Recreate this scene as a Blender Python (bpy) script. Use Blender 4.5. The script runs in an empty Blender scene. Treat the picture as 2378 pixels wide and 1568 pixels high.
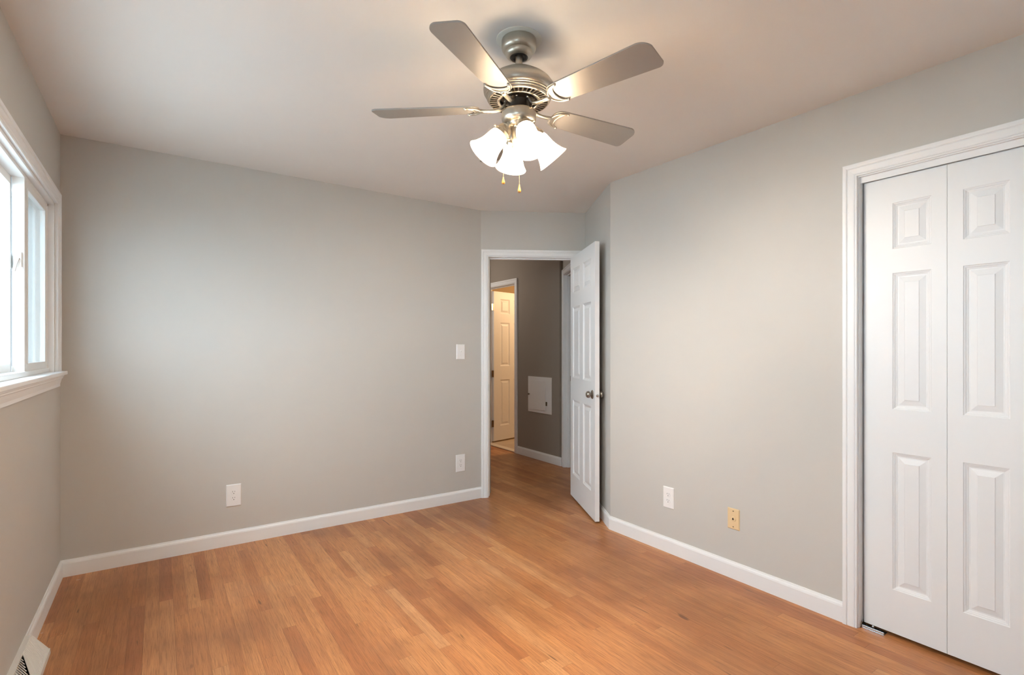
import bpy, bmesh, math, random
from mathutils import Matrix, Vector

scene = bpy.context.scene
COL = scene.collection
PI = math.pi

# ------------------------------------------------------------------ camera, sky, exposure
cam_data = bpy.data.cameras.new('camera')
cam_data.sensor_width = 36.0
cam_data.lens = 1194.0 / 2378.0 * 36.0
cam_data.shift_y = 27.0 / 2378.0
cam_data.clip_start = 0.02
cam = bpy.data.objects.new('camera', cam_data)
COL.objects.link(cam)
cam.location = (0.0, 0.0, 1.262)
cam.rotation_euler = (math.radians(90), 0, math.radians(-34.45))
scene.camera = cam

scene.view_settings.view_transform = 'Standard'
scene.view_settings.look = 'None'
scene.view_settings.gamma = 1.0
scene.view_settings.use_curve_mapping = False
scene.view_settings.exposure = 0.90
scene.cycles.use_denoising = True
scene.cycles.use_adaptive_sampling = True
scene.cycles.adaptive_threshold = 0.025
scene.cycles.max_bounces = 8
scene.cycles.diffuse_bounces = 6
scene.cycles.glossy_bounces = 4
scene.cycles.transmission_bounces = 6
scene.cycles.transparent_max_bounces = 8
scene.cycles.sample_clamp_indirect = 25.0
scene.cycles.caustics_reflective = False
scene.cycles.caustics_refractive = False

SKY = 8.7
LAMP = 1100.0            # bulb emission
SHADE = 3.6           # glow of the lit frosted glass
BATH = 21.0
world = bpy.data.worlds.new('overcast_sky')
scene.world = world
world.use_nodes = True
wn = world.node_tree
wn.nodes.clear()
w_out = wn.nodes.new('ShaderNodeOutputWorld')
w_bg = wn.nodes.new('ShaderNodeBackground')
w_bg.inputs[0].default_value = (0.71, 0.865, 1.0, 1)
w_bg.inputs[1].default_value = SKY
wn.links.new(w_bg.outputs[0], w_out.inputs[0])


# warm lamp of the bathroom beyond the hall
_bl = bpy.data.lights.new('bathroom_lamp', 'POINT')
_bl.energy = BATH
_bl.color = (1.0, 0.66, 0.36)
_bl.shadow_soft_size = 0.12
_blo = bpy.data.objects.new('bathroom_lamp', _bl)
_blo.location = (4.75, 5.25, 2.05)
COL.objects.link(_blo)
# added fill light that brightens the hall, no lamp is known there
_hl = bpy.data.lights.new('hall_fill', 'POINT')
_hl.energy = 6.5
_hl.color = (1.0, 0.90, 0.80)
_hl.shadow_soft_size = 0.15
_hlo = bpy.data.objects.new('hall_fill', _hl)
_hlo.location = (2.75, 5.6, 2.15)
COL.objects.link(_hlo)


# ------------------------------------------------------------------ node helpers
def new_mat(name):
    m = bpy.data.materials.new(name)
    m.use_nodes = True
    nt = m.node_tree
    nt.nodes.clear()
    out = nt.nodes.new('ShaderNodeOutputMaterial')
    return m, nt, out


class N:
    def __init__(self, nt):
        self.nt = nt

    def node(self, t, **kw):
        n = self.nt.nodes.new(t)
        for k, v in kw.items():
            setattr(n, k, v)
        return n

    def set(self, sock, v):
        if isinstance(v, (int, float)):
            sock.default_value = v
        elif isinstance(v, (tuple, list)):
            sock.default_value = tuple(v) + ((1,) if len(v) == 3 and len(sock.default_value) == 4 else ())
        else:
            self.nt.links.new(v, sock)

    def math(self, op, a, b=0.0, c=None, clamp=False):
        n = self.node('ShaderNodeMath', operation=op, use_clamp=clamp)
        self.set(n.inputs[0], a)
        self.set(n.inputs[1], b)
        if c is not None:
            self.set(n.inputs[2], c)
        return n.outputs[0]

    def mix(self, f, a, b, blend='MIX'):
        n = self.node('ShaderNodeMixRGB', blend_type=blend)
        self.set(n.inputs[0], f)
        self.set(n.inputs[1], a)
        self.set(n.inputs[2], b)
        return n.outputs[0]

    def ramp(self, f, stops, interp='LINEAR'):
        n = self.node('ShaderNodeValToRGB')
        n.color_ramp.interpolation = interp
        els = n.color_ramp.elements
        while len(els) < len(stops):
            els.new(0.5)
        for e, (p, c) in zip(els, stops):
            e.position = p
            e.color = tuple(c) + (1,) if len(c) == 3 else c
        self.set(n.inputs[0], f)
        return n.outputs[0]

    def noise(self, vec, scale, detail=2.0, rough=0.5, dist=0.0):
        n = self.node('ShaderNodeTexNoise')
        if vec is not None:
            self.set(n.inputs['Vector'], vec)
        n.inputs['Scale'].default_value = scale
        n.inputs['Detail'].default_value = detail
        n.inputs['Roughness'].default_value = rough
        n.inputs['Distortion'].default_value = dist
        return n.outputs[0]

    def comb(self, x, y, z=0.0):
        n = self.node('ShaderNodeCombineXYZ')
        self.set(n.inputs[0], x)
        self.set(n.inputs[1], y)
        self.set(n.inputs[2], z)
        return n.outputs[0]

    def objco(self):
        return self.node('ShaderNodeTexCoord').outputs['Object']

    def sep(self, v):
        n = self.node('ShaderNodeSeparateXYZ')
        self.set(n.inputs[0], v)
        return n.outputs

    def bump(self, h, strength, dist):
        n = self.node('ShaderNodeBump')
        n.inputs['Strength'].default_value = strength
        n.inputs['Distance'].default_value = dist
        self.set(n.inputs['Height'], h)
        return n.outputs[0]

    def principled(self, out, **kw):
        n = self.node('ShaderNodeBsdfPrincipled')
        for k, v in kw.items():
            self.set(n.inputs[k.replace('_', ' ')], v)
        self.nt.links.new(n.outputs[0], out.inputs[0])
        return n


def simple(name, col, rough=0.5, metal=0.0, spec=0.5, bump=0.0, bscale=150.0, bdist=0.001, vary=0.0, coat=0.0):
    m, nt, out = new_mat(name)
    q = N(nt)
    co = q.objco()
    c = col
    if vary:
        c = q.mix(q.noise(co, 6.0, 3.0), tuple(x * (1 - vary) for x in col), tuple(min(1, x * (1 + vary)) for x in col))
    p = q.principled(out, Base_Color=c, Roughness=rough, Metallic=metal)
    p.inputs['Specular IOR Level'].default_value = spec
    p.inputs['Coat Weight'].default_value = coat
    if bump:
        q.set(p.inputs['Normal'], q.bump(q.noise(co, bscale, 3.0), bump, bdist))
    return m


def oak_floor():
    m, nt, out = new_mat('oak_strip_floor')
    q = N(nt)
    co = q.objco()
    x, y, z = q.sep(co)
    w = 0.0571
    # boards lie along y, strips w wide
    xs = q.math('DIVIDE', x, w)
    ix = q.math('FLOOR', xs)
    fx = q.math('SUBTRACT', xs, ix)
    w1 = q.node('ShaderNodeTexWhiteNoise', noise_dimensions='1D')
    q.set(w1.inputs['W'], ix)
    w2 = q.node('ShaderNodeTexWhiteNoise', noise_dimensions='1D')
    q.set(w2.inputs['W'], q.math('ADD', ix, 77.7))
    L = q.math('MULTIPLY_ADD', w2.outputs[0], 0.75, 0.55)
    ys = q.math('DIVIDE', q.math('MULTIPLY_ADD', w1.outputs[0], 3.0, y), L)
    iy = q.math('FLOOR', ys)
    fy = q.math('SUBTRACT', ys, iy)
    w3 = q.node('ShaderNodeTexWhiteNoise', noise_dimensions='2D')
    q.set(w3.inputs['Vector'], q.comb(ix, iy))
    r1, r2, r3 = q.sep(w3.outputs[1])
    # board colour
    base = q.ramp(r1, [(0.0, (0.440, 0.165, 0.060)), (0.2, (0.515, 0.208, 0.076)), (0.55, (0.575, 0.247, 0.092)),
                       (0.85, (0.620, 0.280, 0.107)), (1.0, (0.670, 0.330, 0.140))])
    # long grain, shifted board by board
    off = q.math('MULTIPLY', r2, 53.0)
    gx = q.math('ADD', x, off)
    gy = q.math('ADD', y, q.math('MULTIPLY', r3, 37.0))
    g1 = q.noise(q.comb(q.math('MULTIPLY', gx, 46.0), q.math('MULTIPLY', gy, 1.7)), 1.0, 4.0, 0.6, 0.9)
    g2 = q.noise(q.comb(q.math('MULTIPLY', gx, 330.0), q.math('MULTIPLY', gy, 9.0)), 1.0, 3.0, 0.65, 0.2)
    g3 = q.noise(q.comb(q.math('MULTIPLY', gx, 120.0), q.math('MULTIPLY', gy, 42.0)), 1.0, 2.0, 0.5, 1.5)
    c = q.mix(q.ramp(g1, [(0.34, (0, 0, 0)), (0.60, (1, 1, 1))]), q.mix(0.34, base, (0.20, 0.066, 0.022)), base)
    c = q.mix(q.math('MULTIPLY', q.ramp(g2, [(0.47, (0, 0, 0)), (0.66, (1, 1, 1))]), 0.50), c, (0.13, 0.045, 0.016))
    fl = q.math('MULTIPLY', q.ramp(g3, [(0.62, (0, 0, 0)), (0.72, (1, 1, 1))]), q.math('MULTIPLY', q.math('GREATER_THAN', r3, 0.45), 0.42))
    c = q.mix(fl, c, (0.25, 0.10, 0.04))
    # few dark knots / mineral streaks
    kn = q.noise(q.comb(q.math('MULTIPLY', gx, 34.0), q.math('MULTIPLY', gy, 4.6)), 1.0, 1.0, 0.5, 0.6)
    c = q.mix(q.math('MULTIPLY', q.ramp(kn, [(0.735, (0, 0, 0)), (0.80, (1, 1, 1))]), 0.75), c, (0.06, 0.022, 0.010))
    # worn, hazy finish in patches
    wear = q.noise(q.comb(x, y), 1.9, 5.0, 0.6, 0.5)
    wr = q.ramp(wear, [(0.50, (0, 0, 0)), (0.72, (1, 1, 1))])
    c = q.mix(q.math('MULTIPLY', wr, 0.22), c, (0.46, 0.27, 0.17))
    dk = q.noise(q.comb(q.math('ADD', x, 9.0), y), 1.3, 3.0)
    c = q.mix(q.math('MULTIPLY', q.ramp(dk, [(0.46, (0, 0, 0)), (0.64, (1, 1, 1))]), 0.48), c, (0.17, 0.06, 0.024))
    # paint specks near the window wall baseboard
    sp = q.noise(q.comb(q.math('MULTIPLY', x, 20.0), q.math('MULTIPLY', y, 55.0)), 1.0, 2.0, 0.5)
    spm = q.math('MULTIPLY', q.math('GREATER_THAN', sp, 0.70), q.math('MULTIPLY', q.math('LESS_THAN', x, -0.355), q.math('GREATER_THAN', x, -0.45)))
    c = q.mix(q.math('MULTIPLY', spm, 0.6), c, (0.62, 0.52, 0.44))
    # joints
    ex = q.math('MULTIPLY', q.math('MINIMUM', fx, q.math('SUBTRACT', 1.0, fx)), w)
    ey = q.math('MULTIPLY', q.math('MINIMUM', fy, q.math('SUBTRACT', 1.0, fy)), L)
    e = q.math('MINIMUM', ex, ey)
    gap = q.math('SUBTRACT', 1.0, q.math('DIVIDE', e, 0.0011), clamp=True)
    c = q.mix(q.math('MULTIPLY', gap, 0.5), c, (0.06, 0.022, 0.010))
    rough = q.math('ADD', q.math('MULTIPLY', wear, 0.24), q.math('MULTIPLY_ADD', g2, 0.06, 0.24))
    p = q.principled(out, Base_Color=c, Roughness=rough)
    p.inputs['Specular IOR Level'].default_value = 0.45
    h = q.math('SUBTRACT', q.math('MULTIPLY', g2, 0.25), gap)
    q.set(p.inputs['Normal'], q.bump(h, 0.22, 0.0008))
    return m


def glass_pane():
    m, nt, out = new_mat('window_glass')
    q = N(nt)
    tr = q.node('ShaderNodeBsdfTransparent')
    tr.inputs[0].default_value = (0.93, 0.96, 0.96, 1)
    gl = q.node('ShaderNodeBsdfGlossy')
    gl.inputs['Roughness'].default_value = 0.02
    gl.inputs['Color'].default_value = (0.95, 0.97, 0.97, 1)
    fr = q.node('ShaderNodeFresnel')
    ge = q.node('ShaderNodeNewGeometry')
    q.set(fr.inputs['IOR'], q.math('MULTIPLY_ADD', ge.outputs['Backfacing'], 1 / 1.45 - 1.45, 1.45))
    mx = q.node('ShaderNodeMixShader')
    q.set(mx.inputs[0], fr.outputs[0])
    nt.links.new(tr.outputs[0], mx.inputs[1])
    nt.links.new(gl.outputs[0], mx.inputs[2])
    nt.links.new(mx.outputs[0], out.inputs[0])
    return m


def screen_mesh():
    m, nt, out = new_mat('insect_screen_mesh')
    q = N(nt)
    tr = q.node('ShaderNodeBsdfTransparent')
    df = q.node('ShaderNodeBsdfDiffuse')
    df.inputs[0].default_value = (0.10, 0.10, 0.10, 1)
    mx = q.node('ShaderNodeMixShader')
    mx.inputs[0].default_value = 0.68
    nt.links.new(tr.outputs[0], mx.inputs[1])
    nt.links.new(df.outputs[0], mx.inputs[2])
    nt.links.new(mx.outputs[0], out.inputs[0])
    return m


def board_siding():
    m, nt, out = new_mat('blue_grey_board_siding')
    q = N(nt)
    x, y, z = q.sep(q.objco())
    f = q.math('FRACT', q.math('DIVIDE', x, 0.20))
    ln = q.math('LESS_THAN', f, 0.16)
    c = q.mix(ln, (0.160, 0.180, 0.200), (0.110, 0.125, 0.140))
    q.principled(out, Base_Color=c, Roughness=0.8)
    return m


def frosted_shade():
    m, nt, out = new_mat('frosted_lamp_glass')
    q = N(nt)
    tl = q.node('ShaderNodeBsdfTranslucent')
    tl.inputs[0].default_value = (0.95, 0.90, 0.82, 1)
    df = q.node('ShaderNodeBsdfDiffuse')
    df.inputs[0].default_value = (0.93, 0.90, 0.85, 1)
    m1 = q.node('ShaderNodeMixShader')
    m1.inputs[0].default_value = 0.5
    nt.links.new(tl.outputs[0], m1.inputs[1])
    nt.links.new(df.outputs[0], m1.inputs[2])
    em = q.node('ShaderNodeEmission')
    em.inputs[0].default_value = (1.0, 0.80, 0.58, 1)
    em.inputs[1].default_value = SHADE
    ad = q.node('ShaderNodeAddShader')
    nt.links.new(m1.outputs[0], ad.inputs[0])
    nt.links.new(em.outputs[0], ad.inputs[1])
    nt.links.new(ad.outputs[0], out.inputs[0])
    return m


def emitter(name, col, strength):
    m, nt, out = new_mat(name)
    q = N(nt)
    e = q.node('ShaderNodeEmission')
    e.inputs[0].default_value = tuple(col) + (1,)
    e.inputs[1].default_value = strength
    nt.links.new(e.outputs[0], out.inputs[0])
    return m


def satin_nickel(name, col, rough):
    m, nt, out = new_mat(name)
    q = N(nt)
    co = q.objco()
    n = q.noise(co, 900.0, 2.0)
    p = q.principled(out, Base_Color=col, Roughness=q.math('MULTIPLY_ADD', n, 0.08, rough), Metallic=1.0)
    return m


def tile_floor():
    m, nt, out = new_mat('bathroom_tile')
    q = N(nt)
    co = q.objco()
    b = q.node('ShaderNodeTexBrick')
    b.offset = 0.0
    q.set(b.inputs['Vector'], co)
    b.inputs['Scale'].default_value = 1.0
    b.inputs['Brick Width'].default_value = 0.33
    b.inputs['Row Height'].default_value = 0.33
    b.inputs['Mortar Size'].default_value = 0.004
    b.inputs['Color1'].default_value = (0.46, 0.36, 0.26, 1)
    b.inputs['Color2'].default_value = (0.52, 0.42, 0.31, 1)
    b.inputs['Mortar'].default_value = (0.36, 0.28, 0.20, 1)
    c = q.mix(0.35, b.outputs[0], q.ramp(q.noise(co, 5.0, 5.0, 0.6, 0.8), [(0.3, (0.38, 0.28, 0.19)), (0.7, (0.60, 0.50, 0.38))]))
    q.principled(out, Base_Color=c, Roughness=0.4)
    return m


M = {
    'wall': simple('greige_wall_paint', (0.552, 0.536, 0.506), 0.75, spec=0.25, bump=0.05, bscale=220, bdist=0.0006, vary=0.012),
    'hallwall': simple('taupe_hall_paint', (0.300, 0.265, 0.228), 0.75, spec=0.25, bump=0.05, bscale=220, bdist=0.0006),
    'bathwall': simple('beige_bathroom_paint', (0.48, 0.36, 0.22), 0.75, spec=0.25, bump=0.05, bscale=220, bdist=0.0006),
    'ceil': simple('ceiling_paint', (0.78, 0.76, 0.735), 0.85, spec=0.2, bump=0.10, bscale=260, bdist=0.0008, vary=0.01),
    'white': simple('white_trim_paint', (0.80, 0.812, 0.82), 0.42, spec=0.45, bump=0.015, bscale=80, bdist=0.0005),
    'door': simple('white_door_paint', (0.765, 0.782, 0.795), 0.42, spec=0.45, bump=0.03, bscale=120, bdist=0.0004),
    'vinyl': simple('white_vinyl', (0.80, 0.80, 0.79), 0.35, spec=0.5),
    'floor': oak_floor(),
    'glass': glass_pane(),
    'nickel': satin_nickel('brushed_nickel', (0.52, 0.485, 0.42), 0.33),
    'nickel_dark': satin_nickel('aged_nickel', (0.36, 0.33, 0.29), 0.30),
    'blade': simple('silver_blade_paint', (0.37, 0.355, 0.335), 0.44, metal=0.55, spec=0.5, bump=0.01, bscale=400, bdist=0.0003),
    'black': simple('black_rubber', (0.012, 0.012, 0.012), 0.45),
    'dark': simple('dark_motor_steel', (0.045, 0.035, 0.028), 0.35, metal=0.6),
    'void': simple('dark_opening', (0.010, 0.010, 0.010), 0.8),
    'plastic': simple('white_plastic', (0.82, 0.82, 0.82), 0.32, spec=0.5),
    'ivory': simple('ivory_plastic', (0.74, 0.56, 0.33), 0.35, spec=0.5),
    'slot': simple('socket_slot_black', (0.02, 0.02, 0.02), 0.5),
    'steel': satin_nickel('zinc_plated_steel', (0.60, 0.64, 0.66), 0.22),
    'hinge': satin_nickel('bronze_hinge', (0.20, 0.16, 0.12), 0.40),
    'brass': satin_nickel('brass_chain', (0.80, 0.68, 0.46), 0.30),
    'maple': simple('pale_wood_fob', (0.60, 0.29, 0.06), 0.40, vary=0.1),
    'register': simple('white_enamel', (0.74, 0.73, 0.70), 0.40, spec=0.5),
    'shade': frosted_shade(),
    'bulb': emitter('lit_bulb', (1.0, 0.85, 0.69), LAMP),
    'tile': tile_floor(),
    'marble': simple('marble_saddle', (0.66, 0.58, 0.47), 0.3, vary=0.08),
    'ground': simple('concrete_yard', (0.48, 0.47, 0.45), 0.9, vary=0.08),
    'siding': board_siding(),
    'screen': screen_mesh(),
    'patch': simple('ceiling_disc_paint', (0.70, 0.68, 0.61), 0.6),
}


# ------------------------------------------------------------------ mesh helpers
def obj(name, bm, mat, parent=None, smooth=False, bevel=0.0, auto=None, mw=None):
    bmesh.ops.remove_doubles(bm, verts=bm.verts, dist=1e-6)
    bmesh.ops.recalc_face_normals(bm, faces=bm.faces)
    me = bpy.data.meshes.new(name)
    bm.to_mesh(me)
    bm.free()
    mats = mat if isinstance(mat, (list, tuple)) else [mat]
    for mm in mats:
        me.materials.append(mm)
    if smooth or auto:
        for p in me.polygons:
            p.use_smooth = True
    o = bpy.data.objects.new(name, me)
    COL.objects.link(o)
    if mw is not None:
        o.matrix_world = mw
    if parent is not None:
        o.parent = parent
    if auto:
        try:
            me.set_sharp_from_angle(angle=math.radians(auto))
        except Exception:
            pass
    if bevel:
        b = o.modifiers.new('edge', 'BEVEL')
        b.width = bevel
        b.segments = 2
        b.limit_method = 'ANGLE'
    return o


def box(bm, x0, x1, y0, y1, z0, z1, mx=None, mi=0):
    vs = []
    for z in (z0, z1):
        for (x, y) in ((x0, y0), (x1, y0), (x1, y1), (x0, y1)):
            v = Vector((x, y, z))
            vs.append(bm.verts.new(mx @ v if mx is not None else v))
    for f in ((0, 3, 2, 1), (4, 5, 6, 7), (0, 1, 5, 4), (1, 2, 6, 5), (2, 3, 7, 6), (3, 0, 4, 7)):
        fc = bm.faces.new([vs[i] for i in f])
        fc.material_index = mi


def boxes(name, lst, mat, parent=None, mw=None, bevel=0.0):
    bm = bmesh.new()
    for b in lst:
        box(bm, *b)
    me = bpy.data.meshes.new(name)
    bmesh.ops.recalc_face_normals(bm, faces=bm.faces)
    bm.to_mesh(me)
    bm.free()
    me.materials.append(mat)
    o = bpy.data.objects.new(name, me)
    COL.objects.link(o)
    if mw is not None:
        o.matrix_world = mw
    if parent is not None:
        o.parent = parent
    if bevel:
        b = o.modifiers.new('edge', 'BEVEL')
        b.width = bevel
        b.segments = 2
        b.limit_method = 'ANGLE'
    return o


def lathe(bm, prof, seg=48, mx=None, mi=0):
    rings = []
    for r, z in prof:
        ring = []
        if r < 1e-6:
            v = Vector((0, 0, z))
            ring = [bm.verts.new(mx @ v if mx is not None else v)]
        else:
            for i in range(seg):
                a = 2 * PI * i / seg
                v = Vector((r * math.cos(a), r * math.sin(a), z))
                ring.append(bm.verts.new(mx @ v if mx is not None else v))
        rings.append(ring)
    for a, b in zip(rings, rings[1:]):
        for i in range(seg):
            j = (i + 1) % seg
            if len(a) == 1 and len(b) == 1:
                continue
            if len(a) == 1:
                f = bm.faces.new((a[0], b[i], b[j]))
            elif len(b) == 1:
                f = bm.faces.new((a[i], a[j], b[0]))
            else:
                f = bm.faces.new((a[i], a[j], b[j], b[i]))
            f.material_index = mi


def tube(bm, pts, rad, seg=10, flat=1.0, cap=True, mi=0):
    pts = [Vector(p) for p in pts]
    rads = rad if isinstance(rad, (list, tuple)) else [rad] * len(pts)
    rings = []
    prev_n = None
    for i, p in enumerate(pts):
        t = (pts[min(i + 1, len(pts) - 1)] - pts[max(i - 1, 0)]).normalized()
        if prev_n is None:
            n = t.cross(Vector((0, 0, 1)))
            if n.length < 1e-4:
                n = Vector((1, 0, 0))
            n.normalize()
        else:
            n = (prev_n - t * prev_n.dot(t)).normalized()
        prev_n = n
        b = t.cross(n)
        rings.append([bm.verts.new(p + (n * math.cos(2 * PI * k / seg) + b * math.sin(2 * PI * k / seg) * flat) * rads[i]) for k in range(seg)])
    for a, b in zip(rings, rings[1:]):
        for k in range(seg):
            f = bm.faces.new((a[k], a[(k + 1) % seg], b[(k + 1) % seg], b[k]))
            f.material_index = mi
    if cap:
        bm.faces.new(rings[0][::-1]).material_index = mi
        bm.faces.new(rings[-1]).material_index = mi


def frame_mx(origin, ax, ay, az=(0, 0, 1)):
    ax, ay, az = Vector(ax), Vector(ay), Vector(az)
    return Matrix(((ax.x, ay.x, az.x, origin[0]), (ax.y, ay.y, az.y, origin[1]), (ax.z, ay.z, az.z, origin[2]), (0, 0, 0, 1)))


CASING = [(0.0, 0.0), (0.0, 0.010), (0.003, 0.012), (0.006, 0.012), (0.008, 0.009), (0.010, 0.012), (0.014, 0.0135), (0.034, 0.0155),
          (0.038, 0.0135), (0.041, 0.0175), (0.045, 0.0185), (0.0555, 0.0185), (0.058, 0.016), (0.058, 0.0)]


def casing_u(bm, a0, a1, zt, prof, sign, z0=0.0, legs=True, mi=0):
    """door casing on a wall: local x along wall, local y = depth (sign = out of the wall), z up"""
    rings = []
    for w, d in prof:
        rings.append([bm.verts.new(Vector(p)) for p in ((a0 - w, sign * d, z0), (a0 - w, sign * d, zt + w), (a1 + w, sign * d, zt + w), (a1 + w, sign * d, z0))])
    for r, s in zip(rings, rings[1:]):
        for i in range(3):
            bm.faces.new((r[i], r[i + 1], s[i + 1], s[i])).material_index = mi
    for i in (0, 3):
        bm.faces.new([r[i] for r in rings]).material_index = mi


def extrude_path(bm, prof, pts, closed_ends=True):
    """baseboard: profile (d, z) offset to the right-hand side of the 2D path pts, mitred"""
    n = len(pts)
    P = [Vector((p[0], p[1])) for p in pts]
    dirs = [(P[i + 1] - P[i]).normalized() for i in range(n - 1)]
    nor = [Vector((d.y, -d.x)) for d in dirs]
    rings = []
    for i in range(n):
        ring = []
        for d, z in prof:
            if i == 0:
                q = P[0] + nor[0] * d
            elif i == n - 1:
                q = P[-1] + nor[-1] * d
            else:
                m = (nor[i - 1] + nor[i])
                m = m / (m.dot(nor[i]))
                q = P[i] + m * d
            ring.append(bm.verts.new((q.x, q.y, z)))
        rings.append(ring)
    for a, b in zip(rings, rings[1:]):
        for k in range(len(prof) - 1):
            bm.faces.new((a[k], a[k + 1], b[k + 1], b[k]))
    if closed_ends:
        bm.faces.new(rings[0])
        bm.faces.new(rings[-1][::-1])


def mitre_piece(bm, prof, p0, p1, prev=None, nxt=None):
    """one straight baseboard run p0->p1 (wall on the left, room on the right) with mitres towards prev / nxt points"""
    A, B = Vector(p0), Vector(p1)
    d = (B - A).normalized()
    nr = Vector((d.y, -d.x))

    def off(pt, other, dd, at_start):
        if other is None:
            return pt + nr * dd
        e = (pt - Vector(other)).normalized() if at_start else (Vector(other) - pt).normalized()
        n2 = Vector((e.y, -e.x))
        m = nr + n2
        m = m / m.dot(nr)
        return pt + m * dd
    r0, r1 = [], []
    for dd, z in prof:
        a = off(A, prev, dd, True)
        b = off(B, nxt, dd, False)
        r0.append(bm.verts.new((a.x, a.y, z)))
        r1.append(bm.verts.new((b.x, b.y, z)))
    for k in range(len(prof) - 1):
        bm.faces.new((r0[k], r0[k + 1], r1[k + 1], r1[k]))
    bm.faces.new(r0)
    bm.faces.new(r1[::-1])


PANEL_STEPS = [(0.0, 0.0), (0.003, -0.003), (0.006, -0.0035), (0.009, -0.0065), (0.0125, -0.0075), (0.016, -0.0095), (0.021, -0.0095), (0.042, -0.0035), (0.044, -0.0015)]


def panel_leaf(bm, W, H, T, panels, steps=PANEL_STEPS):
    """door leaf: local x 0..W, z 0..H, y = -T..0, moulded raised panels on both faces"""
    xs = sorted({0.0, W} | {p[0] for p in panels} | {p[1] for p in panels})
    zs = sorted({0.0, H} | {p[2] for p in panels} | {p[3] for p in panels})
    for yb, sg in ((0.0, 1.0), (-T, -1.0)):
        for i in range(len(xs) - 1):
            for j in range(len(zs) - 1):
                x0, x1, z0, z1 = xs[i], xs[i + 1], zs[j], zs[j + 1]
                hit = any(abs(p[0] - x0) < 1e-6 and abs(p[1] - x1) < 1e-6 and abs(p[2] - z0) < 1e-6 and abs(p[3] - z1) < 1e-6 for p in panels)
                if not hit:
                    bm.faces.new([bm.verts.new((x, yb, z)) for x, z in ((x0, z0), (x1, z0), (x1, z1), (x0, z1))])
                else:
                    prev = None
                    for ins, dep in steps:
                        k = min(1.0, (min(x1 - x0, z1 - z0) * 0.46) / steps[-1][0])
                        ii = ins * k
                        ring = [bm.verts.new((x, yb + sg * dep, z)) for x, z in ((x0 + ii, z0 + ii), (x1 - ii, z0 + ii), (x1 - ii, z1 - ii), (x0 + ii, z1 - ii))]
                        if prev:
                            for a in range(4):
                                b = (a + 1) % 4
                                bm.faces.new((prev[a], prev[b], ring[b], ring[a]))
                        prev = ring
                    bm.faces.new(prev)
    for (xa, za), (xb, zb) in (((0, 0), (W, 0)), ((W, 0), (W, H)), ((W, H), (0, H)), ((0, H), (0, 0))):
        bm.faces.new([bm.verts.new(v) for v in ((xa, 0, za), (xb, 0, zb), (xb, -T, zb), (xa, -T, za))])


def tag(o, label=None, cat=None, group=None, kind=None):
    if label:
        o['label'] = label
    if cat:
        o['category'] = cat
    if group:
        o['group'] = group
    if kind:
        o['kind'] = kind
    return o


def empty(name, mw):
    o = bpy.data.objects.new(name, None)
    o.empty_display_size = 0.1
    COL.objects.link(o)
    o.matrix_world = mw
    return o


def struct(o, label, cat):
    return tag(o, label, cat, kind='structure')


# ------------------------------------------------------------------ the plan (metres, camera foot at the origin)
XL, XR, YB, YF = -0.451, 2.61, 3.755, -0.55          # window wall, closet wall, far wall, wall behind the camera
D = (2.255, 3.755)                                   # start of the angled door wall
E2 = Vector((0.8625, -0.506)).normalized()           # along the door wall
N2 = Vector((-E2.y, E2.x))                           # from the room through the doorway
JS = 0.8985                                          # the short side wall, measured along E2
JT = -0.830
HX = 3.575                                           # hall wall
TOP = 2.62
DW = frame_mx((D[0], D[1], 0), (E2.x, E2.y, 0), (N2.x, N2.y, 0))


def dpt(s, t):
    return (D[0] + E2.x * s + N2.x * t, D[1] + E2.y * s + N2.y * t)


def ceil_z(x, y):
    return 2.440 + 0.0075 * (y - 2.5) - 0.003 * (x + 0.45)


# floor and ceiling
bm = bmesh.new()
box(bm, -0.60, 6.3, -0.80, 7.8, -0.06, 0.0)
struct(obj('floor', bm, M['floor']), 'orange brown oak strip floor running through bedroom and hall', 'floor')
bm = bmesh.new()
vs = []
for dz in (0.0, 0.12):
    for x, y in ((-0.60, -0.80), (6.3, -0.80), (6.3, 7.8), (-0.60, 7.8)):
        vs.append(bm.verts.new((x, y, ceil_z(x, y) + dz)))
for f in ((0, 3, 2, 1), (4, 5, 6, 7), (0, 1, 5, 4), (1, 2, 6, 5), (2, 3, 7, 6), (3, 0, 4, 7)):
    bm.faces.new([vs[i] for i in f])
struct(obj('ceiling', bm, M['ceil']), 'plain pale beige ceiling above the ceiling fan', 'ceiling')

# window opening
WY0, WY1, WZ0, WZ1 = 1.435, 3.565, 1.144, 2.026
FW0, FW1 = -0.08, 0.72                               # made-up second window of the same wall, unseen beside the camera
struct(boxes('wall_left', [(XL - 0.14, XL, -0.65, FW0, 0, TOP), (XL - 0.14, XL, FW1, WY0, 0, TOP), (XL - 0.14, XL, WY1, 3.87, 0, TOP),
                           (XL - 0.14, XL, WY0, WY1, 0, WZ0 - 0.02), (XL - 0.14, XL, WY0, WY1, WZ1, TOP),
                           (XL - 0.14, XL, FW0, FW1, 0, WZ0), (XL - 0.14, XL, FW0, FW1, WZ1, TOP)], M['wall']),
       'greige wall with the white sliding window', 'wall')
struct(boxes('wall_back', [(XL - 0.14, 2.30, YB, YB + 0.115, 0, TOP)], M['wall']),
       'long greige wall with switch and two outlets', 'wall')
# door wall (local frame DW): opening s .066-.800
O0, O1, OZ = 0.066, 0.800, 2.046
struct(boxes('wall_door', [(-0.04, O0 - 0.018, 0, 0.115, 0, TOP), (O1 + 0.018, JS + 0.02, 0, 0.115, 0, TOP), (O0 - 0.018, O1 + 0.018, 0, 0.115, OZ + 0.018, TOP)],
             M['wall'], mw=DW), 'narrow angled greige wall above the open bedroom doorway', 'wall')
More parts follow.
